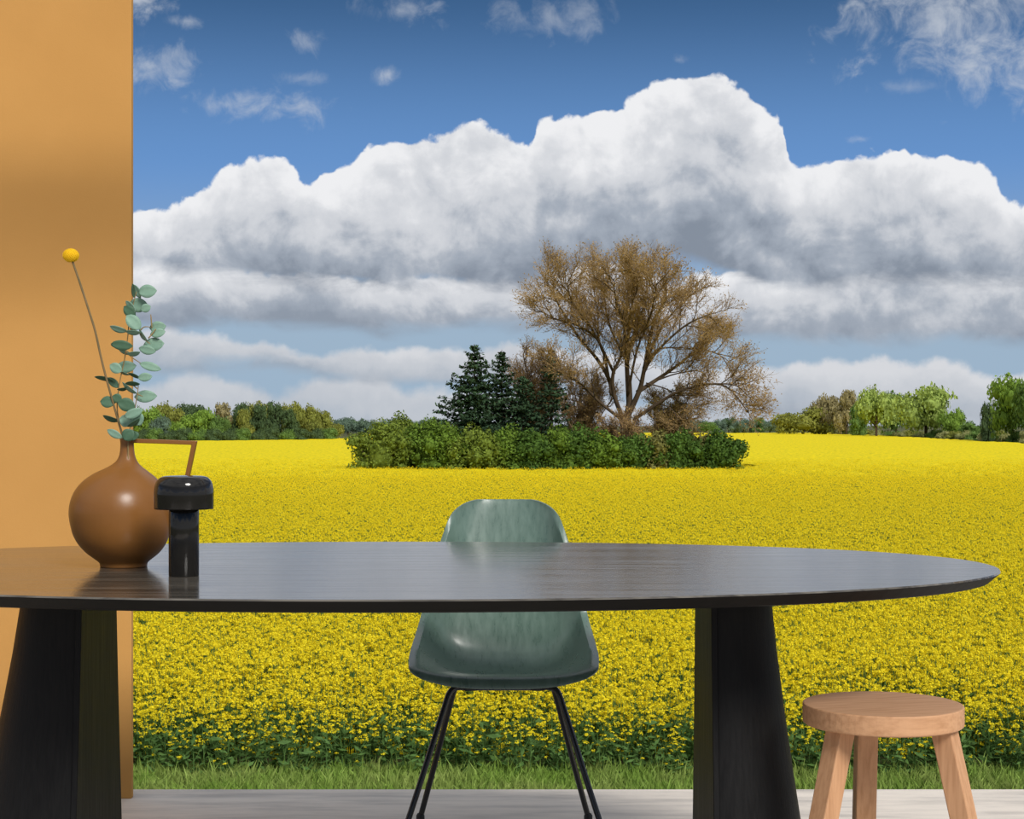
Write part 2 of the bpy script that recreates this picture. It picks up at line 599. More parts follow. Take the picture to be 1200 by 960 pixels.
cl2 = catmull([(p[3], p[4], 0) for p in prof], 3)
for a, b in zip(cl, cl2):
    for j in range(NU):
        u = -1 + 2 * j / (NU - 1)
        au = abs(u)
        s = min(au / 0.915, 1.0)
        lift = b.x * (0.25 * s ** 2 + 0.75 * s ** 5.5) - 0.03 * max(0.0, au - 0.915) * (1 if a.x > 0.03 else 0)
        fb = max(0.0, 1 - a.x / 0.07) if a.y < 0.6 else min(1.0, max(0.0, (a.y - 0.74) / 0.06))
        lift += (b.x * au ** 3 - lift) * fb
        x = a.z * u
        cv.append((CX * 0 + x, a.x - b.y * lift - 0.22, a.y + (1 - b.y) * lift))
for i in range(len(cl) - 1):
    for j in range(NU - 1):
        q = i * NU + j
        cf.append((q, q + 1, q + NU + 1, q + NU))
shell = mesh_obj('seat_shell', cv, cf, m_shell, chair, smooth=True)
sd = shell.modifiers.new('solid', 'SOLIDIFY')
sd.thickness = 0.005
sd.offset = -1
bevel(shell, 0.0015, 2, 60)
# four splayed tube legs gathered under the seat
for sx in (-1, 1):
    fl = catmull([(sx * 0.085, -0.06, 0.372), (sx * 0.118, -0.075, 0.374), (sx * 0.135, -0.085, 0.362), (sx * 0.150, -0.098, 0.32), (sx * 0.205, -0.15, 0.15), (sx * 0.252, -0.195, 0.008)], 5)
    bl = catmull([(sx * 0.085, 0.04, 0.368), (sx * 0.112, 0.055, 0.368), (sx * 0.124, 0.060, 0.355), (sx * 0.136, 0.068, 0.32), (sx * 0.18, 0.095, 0.15), (sx * 0.218, 0.115, 0.008)], 5)
    for line in (fl, bl):
        T = Tubes().add(line, 0.0075, 12)
        lg = T.build('leg', m_blackmetal, chair)
        e = line[-1]
        v, f = loft([[(e.x + r * math.cos(i * PI / 8), e.y + r * math.sin(i * PI / 8), z) for i in range(16)] for r, z in ((0.009, 0), (0.011, 0.003), (0.011, 0.012), (0.008, 0.018))])
        mesh_obj('foot_glide', v, f, m_rubber, lg)
T = Tubes().add([(-0.10, -0.06, 0.372), (0.10, -0.06, 0.372)], 0.0075, 10)
T.add([(-0.10, 0.04, 0.368), (0.10, 0.04, 0.368)], 0.0075, 10)
T.build('cross_tube', m_blackmetal, chair)
for sx in (-1, 1):
    for yy in (-0.06, 0.04):
        v, f = loft([[(sx * 0.085 + 0.018 * math.cos(i * PI / 8), yy + 0.018 * math.sin(i * PI / 8), z) for i in range(16)] for z in (0.366, 0.392)])
        mesh_obj('shock_mount', v, f, m_rubber, chair)

# ================================================================== STOOL
m_oak = mat('oak', (0.56, 0.315, 0.170), (0.43, 0.225, 0.112), scale=6, stretch=(1.4, 16, 16), rough=0.55, rough2=0.65, bump=0.12, bscale=9, bstretch=(1.2, 24, 24), detail=9, spec=0.3, bdist=0.003, contrast=(0.35, 0.75))
m_oakleg = mat('oak_leg', (0.56, 0.315, 0.170), (0.43, 0.225, 0.112), scale=6, stretch=(18, 18, 1.3), rough=0.55, rough2=0.65, bump=0.12, bscale=9, bstretch=(24, 24, 1.2), detail=9, spec=0.3, bdist=0.003, contrast=(0.35, 0.75))
SD = 3.24
SX = (1034.5 - 600) * SD / F
SZ = CAMZ - (824.5 - HY) * SD / F
stool = tag(empty('stool', (SX, SD, 0)), 'round oak stool with three square legs at right of table', 'stool')
R = 92.8 * SD / F
N = 72
th = 0.038
v, f = loft([[(r * math.cos(2 * PI * i / N), r * math.sin(2 * PI * i / N), z) for i in range(N)] for r, z in
             ((R - 0.003, SZ - th), (R - 0.0005, SZ - th + 0.002), (R, SZ - th + 0.004), (R, SZ - 0.0025), (R - 0.0008, SZ - 0.0008), (R - 0.003, SZ))])
o = mesh_obj('seat', v, f, m_oak, stool)
o.rotation_euler.z = math.radians(14)


def stool_leg(top, bot, rot, w=0.036):
    rr = []
    for p in (bot, top):
        rr.append([(p[0] + w * 0.5 * (a * math.cos(rot) - b * math.sin(rot)), p[1] + w * 0.5 * (a * math.sin(rot) + b * math.cos(rot)), p[2]) for a, b in ((-1, -1), (1, -1), (1, 1), (-1, 1))])
    v, f = loft(rr)
    bevel(mesh_obj('leg', v, f, m_oakleg, stool), 0.0025, 2)


zt = SZ - th
stool_leg((-0.090, -0.055, zt), (-0.192, -0.115, 0), math.radians(35), 0.040)
stool_leg((0.102, -0.055, zt), (0.190, -0.115, 0), math.radians(-35), 0.040)
stool_leg((-0.012, 0.09, zt), (-0.004, 0.18, 0), 0.0, 0.040)

# ================================================================== VASE
m_terra = mat('brown_glaze', (0.195, 0.080, 0.018), (0.225, 0.094, 0.022), scale=5, rough=0.30, rough2=0.38, bump=0.03, bscale=40, spec=0.35)
VD = 3.47
pxm = F / VD
VC = P(144.5, 0, VD)
vase = tag(empty('vase', (VC.x, VD, TZ)), 'round brown ceramic vase with angular handle and narrow neck', 'vase')
vp = [(667, 25.5, 145), (666.5, 27, 145), (663, 27.5, 145), (660.5, 29.5, 145), (657, 34, 145), (650, 42.5, 144.5), (640, 50.5, 143.5), (630, 55, 142.5), (620, 57.5, 142), (608, 58.8, 141.2), (597, 58.5, 141), (585, 55.5, 141),
      (575, 50.5, 141.2), (565, 42, 142), (557, 31.5, 143.5), (550, 19.5, 146.5), (543, 12, 148.5), (535, 8.8, 149), (525, 7.8, 149), (519, 8.2, 149), (517, 8.8, 149)]
zz = lambda y: (667 - y) / pxm
sm_p = catmull([(r / pxm, zz(y), (c - 144.5) / pxm) for y, r, c in vp], 3)
inner = [(p.x - 0.004, p.y, p.z) for p in sm_p if p.y > 0.2][::-1]
pr = [(p.x, p.y) for p in sm_p] + [(a - 0.001, b - (0.001 if i else -0.001)) for i, (a, b, c) in enumerate(inner)]
cc = [(p.z, 0) for p in sm_p] + [(c, 0) for a, b, c in inner]
v, f = loft(lathe(pr, 64, cc), cap0=True, cap1=True)
mesh_obj('body', v, f, m_terra, vase, smooth=True)


def vpt(px, py, dy=0.0):
    return Vector(((px - 144.5) / pxm, dy, zz(py)))


def band(path, w, t):
    """flat strap along a path in the x-z plane: w across (y), t thick"""
    rr = []
    for i, p in enumerate(path):
        a = path[max(i - 1, 0)]
        b = path[min(i + 1, len(path) - 1)]
        tg = (b - a).normalized()
        if 0 < i < len(path) - 1:
            t1, t2 = (p - a).normalized(), (b - p).normalized()
            k = 1 / max(0.5, math.cos(t1.angle(t2) / 2))
        else:
            k = 1
        nrm = Vector((-tg.z, 0, tg.x)) * (t * 0.5 * k)
        rr.append([p + nrm + Vector((0, -w / 2, 0)), p + nrm + Vector((0, w / 2, 0)), p - nrm + Vector((0, w / 2, 0)), p - nrm + Vector((0, -w / 2, 0))])
    return loft(rr)


v, f = band([vpt(155, 519.5), vpt(190, 520.5), vpt(228, 522), vpt(220, 560), vpt(211, 600), vpt(197, 622)], 0.016, 0.0085)
bevel(mesh_obj('handle', v, f, m_terra, vase), 0.0015, 2)

# ================================================================== LAMP
m_chrome = mat('black_gloss', (0.012, 0.011, 0.010), (0.016, 0.015, 0.014), scale=10, rough=0.09, spec=0.32, coat=0.0)
LD = 3.26
lpm = F / LD
LX = (215.5 - 600) * LD / F
lamp = tag(empty('table_lamp', (LX, LD, TZ)), 'small glossy black mushroom table lamp in front of vase', 'lamp')
lz = lambda y: (676 - y) / lpm
v, f = loft(lathe([(17.0 / lpm, 0), (17.6 / lpm, 0.001), (17.6 / lpm, lz(597))], 48), cap1=True)
o = mesh_obj('stem', v, f, m_chrome, lamp, smooth=True)
bevel(o, 0.0008, 2, 50)
sp = catmull([(34.5 / lpm, lz(597.5), 0), (34.8 / lpm, lz(585), 0), (34.6 / lpm, lz(577), 0), (33.0 / lpm, lz(568), 0), (29.5 / lpm, lz(562.5), 0), (24.0 / lpm, lz(559.5), 0), (12 / lpm, lz(558.6), 0), (0.0005, lz(558.4), 0)], 5)
pr = [(a.x, a.y) for a in sp]
pri = [(max(a - 0.0025, 0.0004), b - 0.0025 * (1 if a < 0.05 else 0)) for a, b in pr][::-1]
pri[-1] = (pr[0][0] - 0.0025, pr[0][1])
v, f = loft(lathe(pri + pr, 64), cap0=False, cap1=False)
mesh_obj('lamp_shade', v, f, m_chrome, lamp, smooth=True)
v, f = loft(lathe([(30 / lpm, lz(594)), (30 / lpm, lz(592.5))], 40))
mesh_obj('diffuser', v, f, mat('opal', (0.6, 0.6, 0.58), rough=0.5), lamp)

# ================================================================== FLOWERS IN THE VASE
m_stem1 = mat('dry_stem', (0.20, 0.13, 0.055), (0.13, 0.10, 0.04), scale=60, rough=0.7)
m_ball = mat('yellow_ball', (0.80, 0.50, 0.02), (0.70, 0.40, 0.01), scale=300, rough=0.9, spec=0.1)
m_euc = mat('eucalyptus_leaf', (0.22, 0.36, 0.27), (0.16, 0.28, 0.205), scale=45, rough=0.55, spec=0.35, contrast=(0.3, 0.75))
m_euc2 = mat('eucalyptus_dark', (0.075, 0.155, 0.095), (0.055, 0.115, 0.065), scale=45, rough=0.55, spec=0.3)
m_twig = mat('eucalyptus_twig', (0.30, 0.19, 0.07), (0.20, 0.15, 0.06), scale=60, rough=0.7)
mouth = P(149, 517, VD)

ball = tag(empty('billy_button_flower', P(147, 528, VD)), 'single yellow ball flower on a long thin stem in vase', 'flower')
o0 = Vector(ball.location)
pts = [(146.5, 560, 0.0), (145.5, 525, 0.002), (143.5, 509, 0.004), (140, 495, 0.008), (131, 460, 0.014), (122.5, 425, 0.02), (115.5, 390, 0.026), (110, 370, 0.03), (100, 337, 0.035), (91, 309, 0.04), (89, 304, 0.04)]
line = [P(a, b, VD) + Vector((0, -c, 0)) - o0 for a, b, c in pts]
Tubes().add(catmull(line, 5), 0.0022, 8).build('stem', m_stem1, ball)
bc = line[-1] + Vector((0, 0, 0.004))
bv, bf = [], []
rng = np.random.default_rng(3)
br = 9.2 * VD / F
sv, sf = loft(lathe([(max(math.sin(PI * i / 12), 0.02) * br * 0.95, -math.cos(PI * i / 12) * br * 0.82) for i in range(13)], 24))
fb = mesh_obj('flower_ball', [Vector(p) + bc for p in sv], sf, m_ball, ball, smooth=True)
# tight florets all over it
fl_v, fl_f = [], []
for i in range(260):
    zf = 1 - 2 * (i + 0.5) / 260
    ph = i * 2.399963
    rr_ = math.sqrt(1 - zf * zf)
    n = Vector((rr_ * math.cos(ph), rr_ * math.sin(ph), zf))
    c = bc + Vector((n.x * br, n.y * br, n.z * br * 0.87))
    t1 = n.orthogonal().normalized() * 0.0011
    t2 = n.cross(t1).normalized() * 0.0011
    b0 = len(fl_v)
    for q in range(5):
        a = q * 2 * PI / 5
        fl_v.append(c - n * 0.001 + t1 * math.cos(a) * 1.0 + t2 * math.sin(a))
    fl_v.append(c + n * 0.0011)
    for q in range(5):
        fl_f.append((b0 + q, b0 + (q + 1) % 5, b0 + 5))
tag(mesh_obj('florets', fl_v, fl_f, m_ball, fb), kind='stuff')

Z6 = lambda a, b: (80 + a * 0.2186, 320 + b * 0.2186)


def leaf_mesh(L, W, fold, curl):
    v, f = [], []
    n = 8
    for i in range(n + 1):
        t = i / n
        w = W * 0.5 * (math.sin(PI * min(max(t, 0.0), 1.0)) ** 0.62) if 0 < i < n else 0.0006
        x = L * (t - 0.5)
        z = curl * L * (1 - (2 * t - 1) ** 2)
        v += [(x, -w, z + fold * w), (x, -w * 0.5, z + fold * w * 0.35), (x, 0, z), (x, w * 0.5, z + fold * w * 0.35), (x, w, z + fold * w)]
    for i in range(n):
        for j in range(4):
            a = i * 5 + j
            f.append((a, a + 1, a + 6, a + 5))
    return v, f


def sprig(label, stems, leaves, dy0):
    root = tag(empty('eucalyptus_sprig', P(148, 530, VD)), label, 'eucalyptus', 'eucalyptus sprigs in the vase')
    o0 = Vector(root.location)
    rnd = random.Random(label)
    for s in stems:
        pts = []
        for i, (a, b) in enumerate(s):
            x, y = (a, b) if b > 5000 else Z6(a, b)
            pts.append(P(x, y, VD + dy0) - o0)
        Tubes().add(catmull(pts, 4), np.linspace(0.0016, 0.0008, (len(pts) - 1) * 4 + 1), 6).build('stem', m_twig, root)
    for (a, b, L, W, ang, tone, tilt) in leaves:
        x, y = Z6(a, b)
        c = P(x, y, VD + dy0 + rnd.uniform(-0.018, 0.012)) - o0
        k = 0.2186 * VD / F
        v, f = leaf_mesh(L * k * 1.16, max(W * 1.2, 42) * k, 0.18, 0.05 * rnd.choice((-1, 1)))
        lf = mesh_obj('leaf', v, f, m_euc2 if tone else m_euc, root, smooth=True)
        s = lf.modifiers.new('t', 'SOLIDIFY')
        s.thickness = 0.0006
        # face the room, spun in the picture plane, some tipped edge-on
        tip = math.acos(min(1.0, W / max(W * 1.2, 42))) if tilt else rnd.uniform(-0.2, 0.2)
        lf.matrix_local = Matrix.Translation(c) @ Matrix.Rotation(-math.radians(ang), 4, Vector((0, -1, 0))) @ Matrix.Rotation(PI / 2, 4, 'X') @ Matrix.Rotation(tip if tilt < 1.5 else -tip, 4, 'X')
    return root


LA = [(425, 98, 86, 60, -4, 0, 0), (368, 98, 74, 40, 60, 0, 1), (350, 95, 66, 30, 85, 1, 1), (377, 172, 92, 66, 5, 0, 0), (415, 188, 50, 40, -20, 0, 0), (335, 180, 70, 36, 50, 0, 1), (330, 205, 70, 50, 40, 1, 0),
      (350, 265, 92, 60, 45, 0, 0), (270, 298, 84, 34, 16, 0, 1), (348, 314, 72, 26, 4, 0, 1), (404, 334, 66, 26, 55, 0, 1), (480, 290, 78, 54, -8, 0, 0), (480, 322, 72, 44, -12, 0, 0), (458, 383, 98, 62, -6, 0, 0),
      (424, 412, 80, 42, 12, 0, 0), (288, 386, 102, 46, 6, 1, 0), (302, 422, 56, 26, 20, 0, 1), (350, 428, 62, 24, -8, 0, 1), (310, 502, 96, 56, -6, 0, 0), (255, 510, 64, 48, 30, 0, 0), (298, 530, 62, 16, 24, 0, 1),
      (440, 502, 104, 40, 16, 0, 0), (240, 385, 20, 12, 0, 0, 1), (242, 588, 70, 28, 42, 1, 0), (192, 567, 90, 24, 12, 1, 1), (262, 672, 48, 44, 30, 1, 0), (212, 693, 70, 54, 6, 1, 0), (230, 778, 80, 30, 18, 1, 1), (250, 862, 80, 36, 28, 0, 0)]
LB = [(355, 550, 62, 20, 22, 1, 1), (412, 558, 66, 40, -6, 0, 0), (345, 593, 68, 24, 2, 1, 1), (330, 615, 86, 26, 38, 0, 1), (290, 618, 50, 16, -10, 1, 1), (415, 662, 106, 56, -3, 0, 0), (312, 706, 84, 62, 14, 1, 0),
      (350, 752, 92, 44, -22, 0, 0), (372, 782, 66, 66, 60, 0, 0), (308, 792, 62, 58, 20, 0, 0), (322, 868, 62, 58, -40, 1, 0), (345, 872, 46, 60, 80, 1, 0), (350, 800, 70, 20, -35, 1, 1)]
sprig('tall eucalyptus sprig of pale green leaves rising highest from vase',
      [[(318, 1010), (300, 900), (280, 840), (262, 720), (275, 590), (300, 470), (318, 350), (325, 275), (345, 180), (366, 100)], [(310, 420), (345, 455), (390, 484)], [(330, 300), (380, 318), (420, 365), (440, 380)],
       [(380, 318), (405, 290), (440, 290)], [(430, 350), (455, 320), (470, 300)], [(448, 295), (444, 240), (442, 222)]], LA, 0.004)
sprig('short eucalyptus sprig with darker leaves low beside the vase neck', [[(322, 1010), (322, 900), (338, 800), (358, 720), (372, 640), (376, 595)], [(372, 650), (400, 662)], [(370, 620), (345, 600)]], LB, -0.016)

# ================================================================== RAPESEED FIELD
m_petal = mat('rape_petal', (0.92, 0.795, 0.030), (0.85, 0.70, 0.022), scale=14, rough=0.75, spec=0.12, island=0.14, transl=0.4)
m_rstem = mat('rape_stem', (0.10, 0.19, 0.045), (0.06, 0.125, 0.03), scale=10, rough=0.7, spec=0.2, transl=0.15)


def rape_mesh(seed, heads=7, nl=9, z_lo=0.35, npet=17):
    r = np.random.default_rng(seed)
    V, Fc, I = [], [], []

    def addq(v, f, mi):
        b = sum(len(a) for a in V)
        V.append(np.asarray(v))
        for q in f:
            Fc.append([int(b + t) for t in q])
            I.append(mi)

    T = Tubes()
    top = 1.0
    T.add([(0, 0, 0), (0.01, 0.01, 0.5), (0.0, 0.02, top - 0.05)], [0.008, 0.006, 0.003], 3)
    tips = [(0.0, 0.02, top - 0.03)]
    for h in range(heads - 1):
        a = r.uniform(0, 2 * PI)
        z0 = r.uniform(z_lo, 0.75)
        rad = r.uniform(0.08, 0.20)
        z1 = min(top - r.uniform(0.0, 0.34), z0 + r.uniform(0.15, 0.5))
        p1 = (rad * math.cos(a), rad * math.sin(a), z1)
        T.add([(0, 0.01, z0), (p1[0] * 0.75, p1[1] * 0.75, (z0 + z1) / 2), p1], [0.005, 0.004, 0.002], 3)
        tips.append(p1)
    addq(np.concatenate(T.v), T.f, 1)
    for p in tips:
        n = npet
        d = r.normal(0, 1, (n, 3))
        d[:, 2] = np.abs(d[:, 2]) * 0.9 - 0.15
        d /= np.linalg.norm(d, axis=1, keepdims=True)
        c = np.asarray(p) + d * r.uniform(0.012, 0.036, n)[:, None] * np.array([1, 1, 1.25])
        v, f = leaf_quads(r, c, d + np.array([0, 0, 0.1]), 0.026, 0.9, 0.35)
        addq(v, f, 0)
    a = r.uniform(0, 2 * PI, nl)
    z = r.uniform(0.05, 0.68, nl)
    rad = r.uniform(0.05, 0.12, nl)
    c = np.stack([rad * np.cos(a), rad * np.sin(a), z], 1)
    d = np.stack([np.cos(a) * 0.5, np.sin(a) * 0.5, np.full(nl, 0.7)], 1)
    v, f = leaf_quads(r, c, d, 0.15, 0.34, 0.6)
    addq(v, f, 1)
    me = bpy.data.meshes.new('rapeseed_plant')
    me.from_pydata(np.concatenate(V).tolist(), [], Fc)
    me.materials.append(m_petal)
    me.materials.append(m_rstem)
    me.polygons.foreach_set('material_index', np.asarray(I, dtype=np.int32))
    me.update()
    return me


plants = [rape_mesh(10 + i, 7 + i % 3) for i in range(6)]
edge_plants = [rape_mesh(30 + i, 5 + i % 3, 20, 0.2, 12) for i in range(6)]
rnd = random.Random(5)
front = []
NFRONT = 300
for i in range(NFRONT):
    yy = 20.45 + 0.85 * rnd.random() ** 1.1
    xx = -7.0 + 14.0 * (i + rnd.random()) / NFRONT
    h = 0.62 + 0.22 * (yy - 20.45) / 0.85 + rnd.uniform(-0.16, 0.14)
    o = bpy.data.objects.new('rapeseed_plant', edge_plants[i % 6] if i % 8 else plants[(i // 8) % 6])
    COL.objects.link(o)
    o.location = (xx, yy, GZ)
    o.scale = (0.95, 0.95, h)
    o.rotation_euler = (rnd.uniform(-0.08, 0.12), rnd.uniform(-0.1, 0.1), rnd.uniform(0, 6.28))
    tag(o, 'flowering rapeseed plant in the front row along the grass verge', 'rapeseed', 'rapeseed plants along the front edge of the field')
    front.append(o)

# the crop behind them: nobody could count it
rng = np.random.default_rng(11)


def scatter(d0, d1, dens):
    w = 0.325
    area = (w * (d1 ** 2 - d0 ** 2)) + 2.4 * (d1 - d0)
    n = int(area * dens)
    d = np.sqrt(rng.uniform(d0 ** 2, d1 ** 2, n))
    x = rng.uniform(-1, 1, n) * (w * d + 1.2)
    return np.stack([x, d, np.full(n, GZ)], 1)


pts = np.concatenate([scatter(21.2, 22, 30), scatter(22, 30, 46), scatter(30, 48, 34), scatter(48, 80, 22), scatter(80, 110, 12), scatter(110, 160, 5)])
me = bpy.data.meshes.new('rapeseed_crop')
me.from_pydata(pts.tolist(), [], [])
d = pts[:, 1]
hh = np.clip(0.84 + 0.18 * (d - 21.2) / 2.0, 0.6, 1.02) * rng.uniform(0.88, 1.08, len(d))
at = me.attributes.new('hscale', 'FLOAT', 'POINT')
at.data.foreach_set('value', hh.astype(np.float32))
crop = bpy.data.objects.new('rapeseed_crop', me)
COL.objects.link(crop)
tag(crop, 'dense yellow flowering rapeseed crop covering the field', 'rapeseed', kind='stuff')
ng = bpy.data.node_groups.new('crop_scatter', 'GeometryNodeTree')
ng.interface.new_socket('Geometry', in_out='INPUT', socket_type='NodeSocketGeometry')
ng.interface.new_socket('Geometry', in_out='OUTPUT', socket_type='NodeSocketGeometry')
gi = ng.nodes.new('NodeGroupInput')
go = ng.nodes.new('NodeGroupOutput')
iop = ng.nodes.new('GeometryNodeInstanceOnPoints')
jn = ng.nodes.new('GeometryNodeJoinGeometry')
for i in range(6):
    oi = ng.nodes.new('GeometryNodeObjectInfo')
    oi.inputs['Object'].default_value = front[i * 8]
    oi.inputs['As Instance'].default_value = True
    ng.links.new(oi.outputs['Geometry'], jn.inputs[0])
iop.inputs['Pick Instance'].default_value = True
ri = ng.nodes.new('FunctionNodeRandomValue')
ri.data_type = 'INT'
ri.inputs[4].default_value = 0
ri.inputs[5].default_value = 5
ng.links.new(ri.outputs[2], iop.inputs['Instance Index'])
rr = ng.nodes.new('FunctionNodeRandomValue')
rr.data_type = 'FLOAT_VECTOR'
rr.inputs[0].default_value = (-0.1, -0.1, 0)
rr.inputs[1].default_value = (0.1, 0.1, 6.28)
ng.links.new(rr.outputs[0], iop.inputs['Rotation'])
na = ng.nodes.new('GeometryNodeInputNamedAttribute')
na.data_type = 'FLOAT'
na.inputs[0].default_value = 'hscale'
cx = ng.nodes.new('ShaderNodeCombineXYZ')
cx.inputs[0].default_value = 1.15
cx.inputs[1].default_value = 1.15
ng.links.new(na.outputs[0], cx.inputs[2])
ng.links.new(cx.outputs[0], iop.inputs['Scale'])
ng.links.new(gi.outputs[0], iop.inputs['Points'])
ng.links.new(jn.outputs[0], iop.inputs['Instance'])
ng.links.new(iop.outputs[0], go.inputs[0])
gm = crop.modifiers.new('scatter', 'NODES')
gm.node_group = ng

# the closed canopy under and beyond the plants that can be told apart
m_canopy = mat('rape_canopy', (0.78, 0.62, 0.010), (0.46, 0.41, 0.016), scale=2.2, rough=0.9, spec=0.05, detail=9, contrast=(0.42, 0.68), bump=0.5, bscale=5, bdist=0.15)
rows = [22.0]
while rows[-1] < 640:
    rows.append(rows[-1] * 1.012 + 0.05)
NC = 150
cv, cf = [], []
for i, dd in enumerate(rows):
    t = min(max((dd - 22.0) / 2.0, 0), 1)
    base = 0.45 * t + (0.50 * min(max((dd - 40) / 110, 0), 1)) + 0.02
    xl = -(0.36 * dd + 3)
    xr = min(0.36 * dd + 3, 88 + (dd - 295) * 0.095 if dd > 200 else 1e9)
    for j in range(NC + 1):
        cv.append((xl + (xr - xl) * j / NC, dd, GZ + base + (rng.uniform(-0.09, 0.09) if dd > 90 else 0)))
for i in range(len(rows) - 1):
    for j in range(NC):
        a = i * (NC + 1) + j
        mx, my = cv[a][0], cv[a][1]
        if ((mx - 3.2) / 16.0) ** 2 + ((my - 137.5) / 8.5) ** 2 < 1:      # the island stands on bare ground
            continue
        if mx < -36 - 0.05 * (my - 330) and my > 335 + max(0, mx + 88) * 1.35:   # so does the wood
            continue
        cf.append((a, a + 1, a + NC + 2, a + NC + 1))
tag(mesh_obj('rapeseed_canopy', cv, cf, m_canopy, smooth=True), 'far yellow canopy of the rapeseed field reaching the distant trees', 'rapeseed', kind='stuff')

# grass verge between terrace and crop
m_grass = mat('verge_grass', (0.20, 0.33, 0.05), (0.30, 0.38, 0.10), scale=1.5, rough=0.7, spec=0.2, island=0.25, transl=0.3)
n = 26000
gx = rng.uniform(-7.2, 7.2, n)
gy = 18.9 + 2.0 * rng.random(n) ** 0.75
hgt = rng.uniform(0.08, 0.20, n) * np.where(rng.random(n) > 0.93, 1.6, 1.0)
a = rng.uniform(0, 2 * PI, n)
lean = rng.uniform(0, 0.14, n)
w = rng.uniform(0.006, 0.012, n)
base = np.stack([gx, gy, np.full(n, GZ)], 1)
side = np.stack([np.cos(a) * w, np.sin(a) * w, np.zeros(n)], 1)
a2 = rng.uniform(0, 2 * PI, n)
mid = base + np.stack([np.cos(a2) * lean * 0.3, np.sin(a2) * lean * 0.3, hgt * 0.6], 1)
tip = base + np.stack([np.cos(a2) * lean, np.sin(a2) * lean, hgt], 1)
gv = np.stack([base - side, base + side, mid + side * 0.8, tip, mid - side * 0.8], 1).reshape(-1, 3)
gf = np.arange(5 * n).reshape(n, 5)
tag(mesh_obj('verge_grass', gv, gf, m_grass), 'strip of short green grass in front of the rapeseed', 'grass', kind='stuff')

# ================================================================== TREES
m_bark = mat('dark_bark', (0.060, 0.042, 0.026), (0.10, 0.072, 0.045), scale=3, stretch=(1, 1, 0.4), rough=0.9, spec=0.1)
m_twigs = mat('golden_twigs', (0.40, 0.275, 0.125), (0.28, 0.19, 0.09), scale=0.6, rough=0.85, spec=0.1)
m_buds = mat('brown_buds', (0.42, 0.28, 0.105), (0.30, 0.20, 0.075), scale=0.5, rough=0.85, spec=0.1, island=0.3, transl=0.25)
m_twigs2 = mat('grey_brown_twigs', (0.36, 0.245, 0.135), (0.26, 0.17, 0.095), scale=0.6, rough=0.85, spec=0.1)
m_spruce = mat('spruce_needles', (0.026, 0.058, 0.026), (0.042, 0.080, 0.036), scale=1.2, rough=0.75, spec=0.2, island=0.35)


def leafmat(nm, a, b, tr=0.25):
    return mat(nm, a, b, scale=0.35, rough=0.75, spec=0.15, island=0.3, transl=tr)


def at_ground(px, d):
    p = P(px, HY, d)
    return Vector((p.x, d, GZ))


def grow(rnd, limb, tw, buds, base_r, lens, counts, start=0.25, level=0, upb=0.35, thick=None, nbud=2):
    """children along a limb (list of Vectors); big ones go to thick, fine ones to tw"""
    n = counts[level]
    L = lens[level]
    seg = len(limb) - 1
    for c in range(n):
        t = start + (1 - start) * (c + rnd.random()) / n
        q = min(t * seg, seg - 1e-3)
        i = int(q)
        p = limb[i].lerp(limb[i + 1], q - i)
        tg = (limb[i + 1] - limb[i]).normalized()
        side = Vector((rnd.gauss(0, 1), rnd.gauss(0, 1), rnd.gauss(0, 1)))
        side = (side - tg * side.dot(tg)).normalized()
        dr = (tg * rnd.uniform(0.5, 1.0) + side * rnd.uniform(0.5, 0.95) + Vector((0, 0, upb))).normalized()
        ln = L * rnd.uniform(0.55, 1.2) * (1.15 - 0.5 * t)
        ns = 4 if level < 2 else 3
        pts = [p]
        dd = dr
        for k_ in range(ns):
            dd = (dd + Vector((rnd.gauss(0, 0.16), rnd.gauss(0, 0.16), rnd.gauss(0.05, 0.14)))).normalized()
            pts.append(pts[-1] + dd * (ln / ns))
        r0 = base_r[level]
        tgt = thick if (thick is not None and level == 0) else tw
        tgt.add(pts, np.linspace(r0, r0 * 0.3, len(pts)), 4 if level == 0 else 3)
        if level + 1 < len(counts):
            grow(rnd, pts, tw, buds, base_r, lens, counts, 0.2, level + 1, upb * 0.7, None, nbud)
        else:
            for _ in range(nbud):
                e = pts[-1].lerp(pts[-2], rnd.random())
                buds.append((e.x, e.y, e.z))


def bud_mesh(name, buds, size, m_, parent, seed=1):
    r = np.random.default_rng(seed)
    c = np.asarray(buds) + r.normal(0, 0.05, (len(buds), 3))
    v, f = leaf_quads(r, c, r.normal(0, 1, c.shape), size, 0.5, 0.3)
    return tag(mesh_obj(name, v, f, m_, parent), kind='stuff')


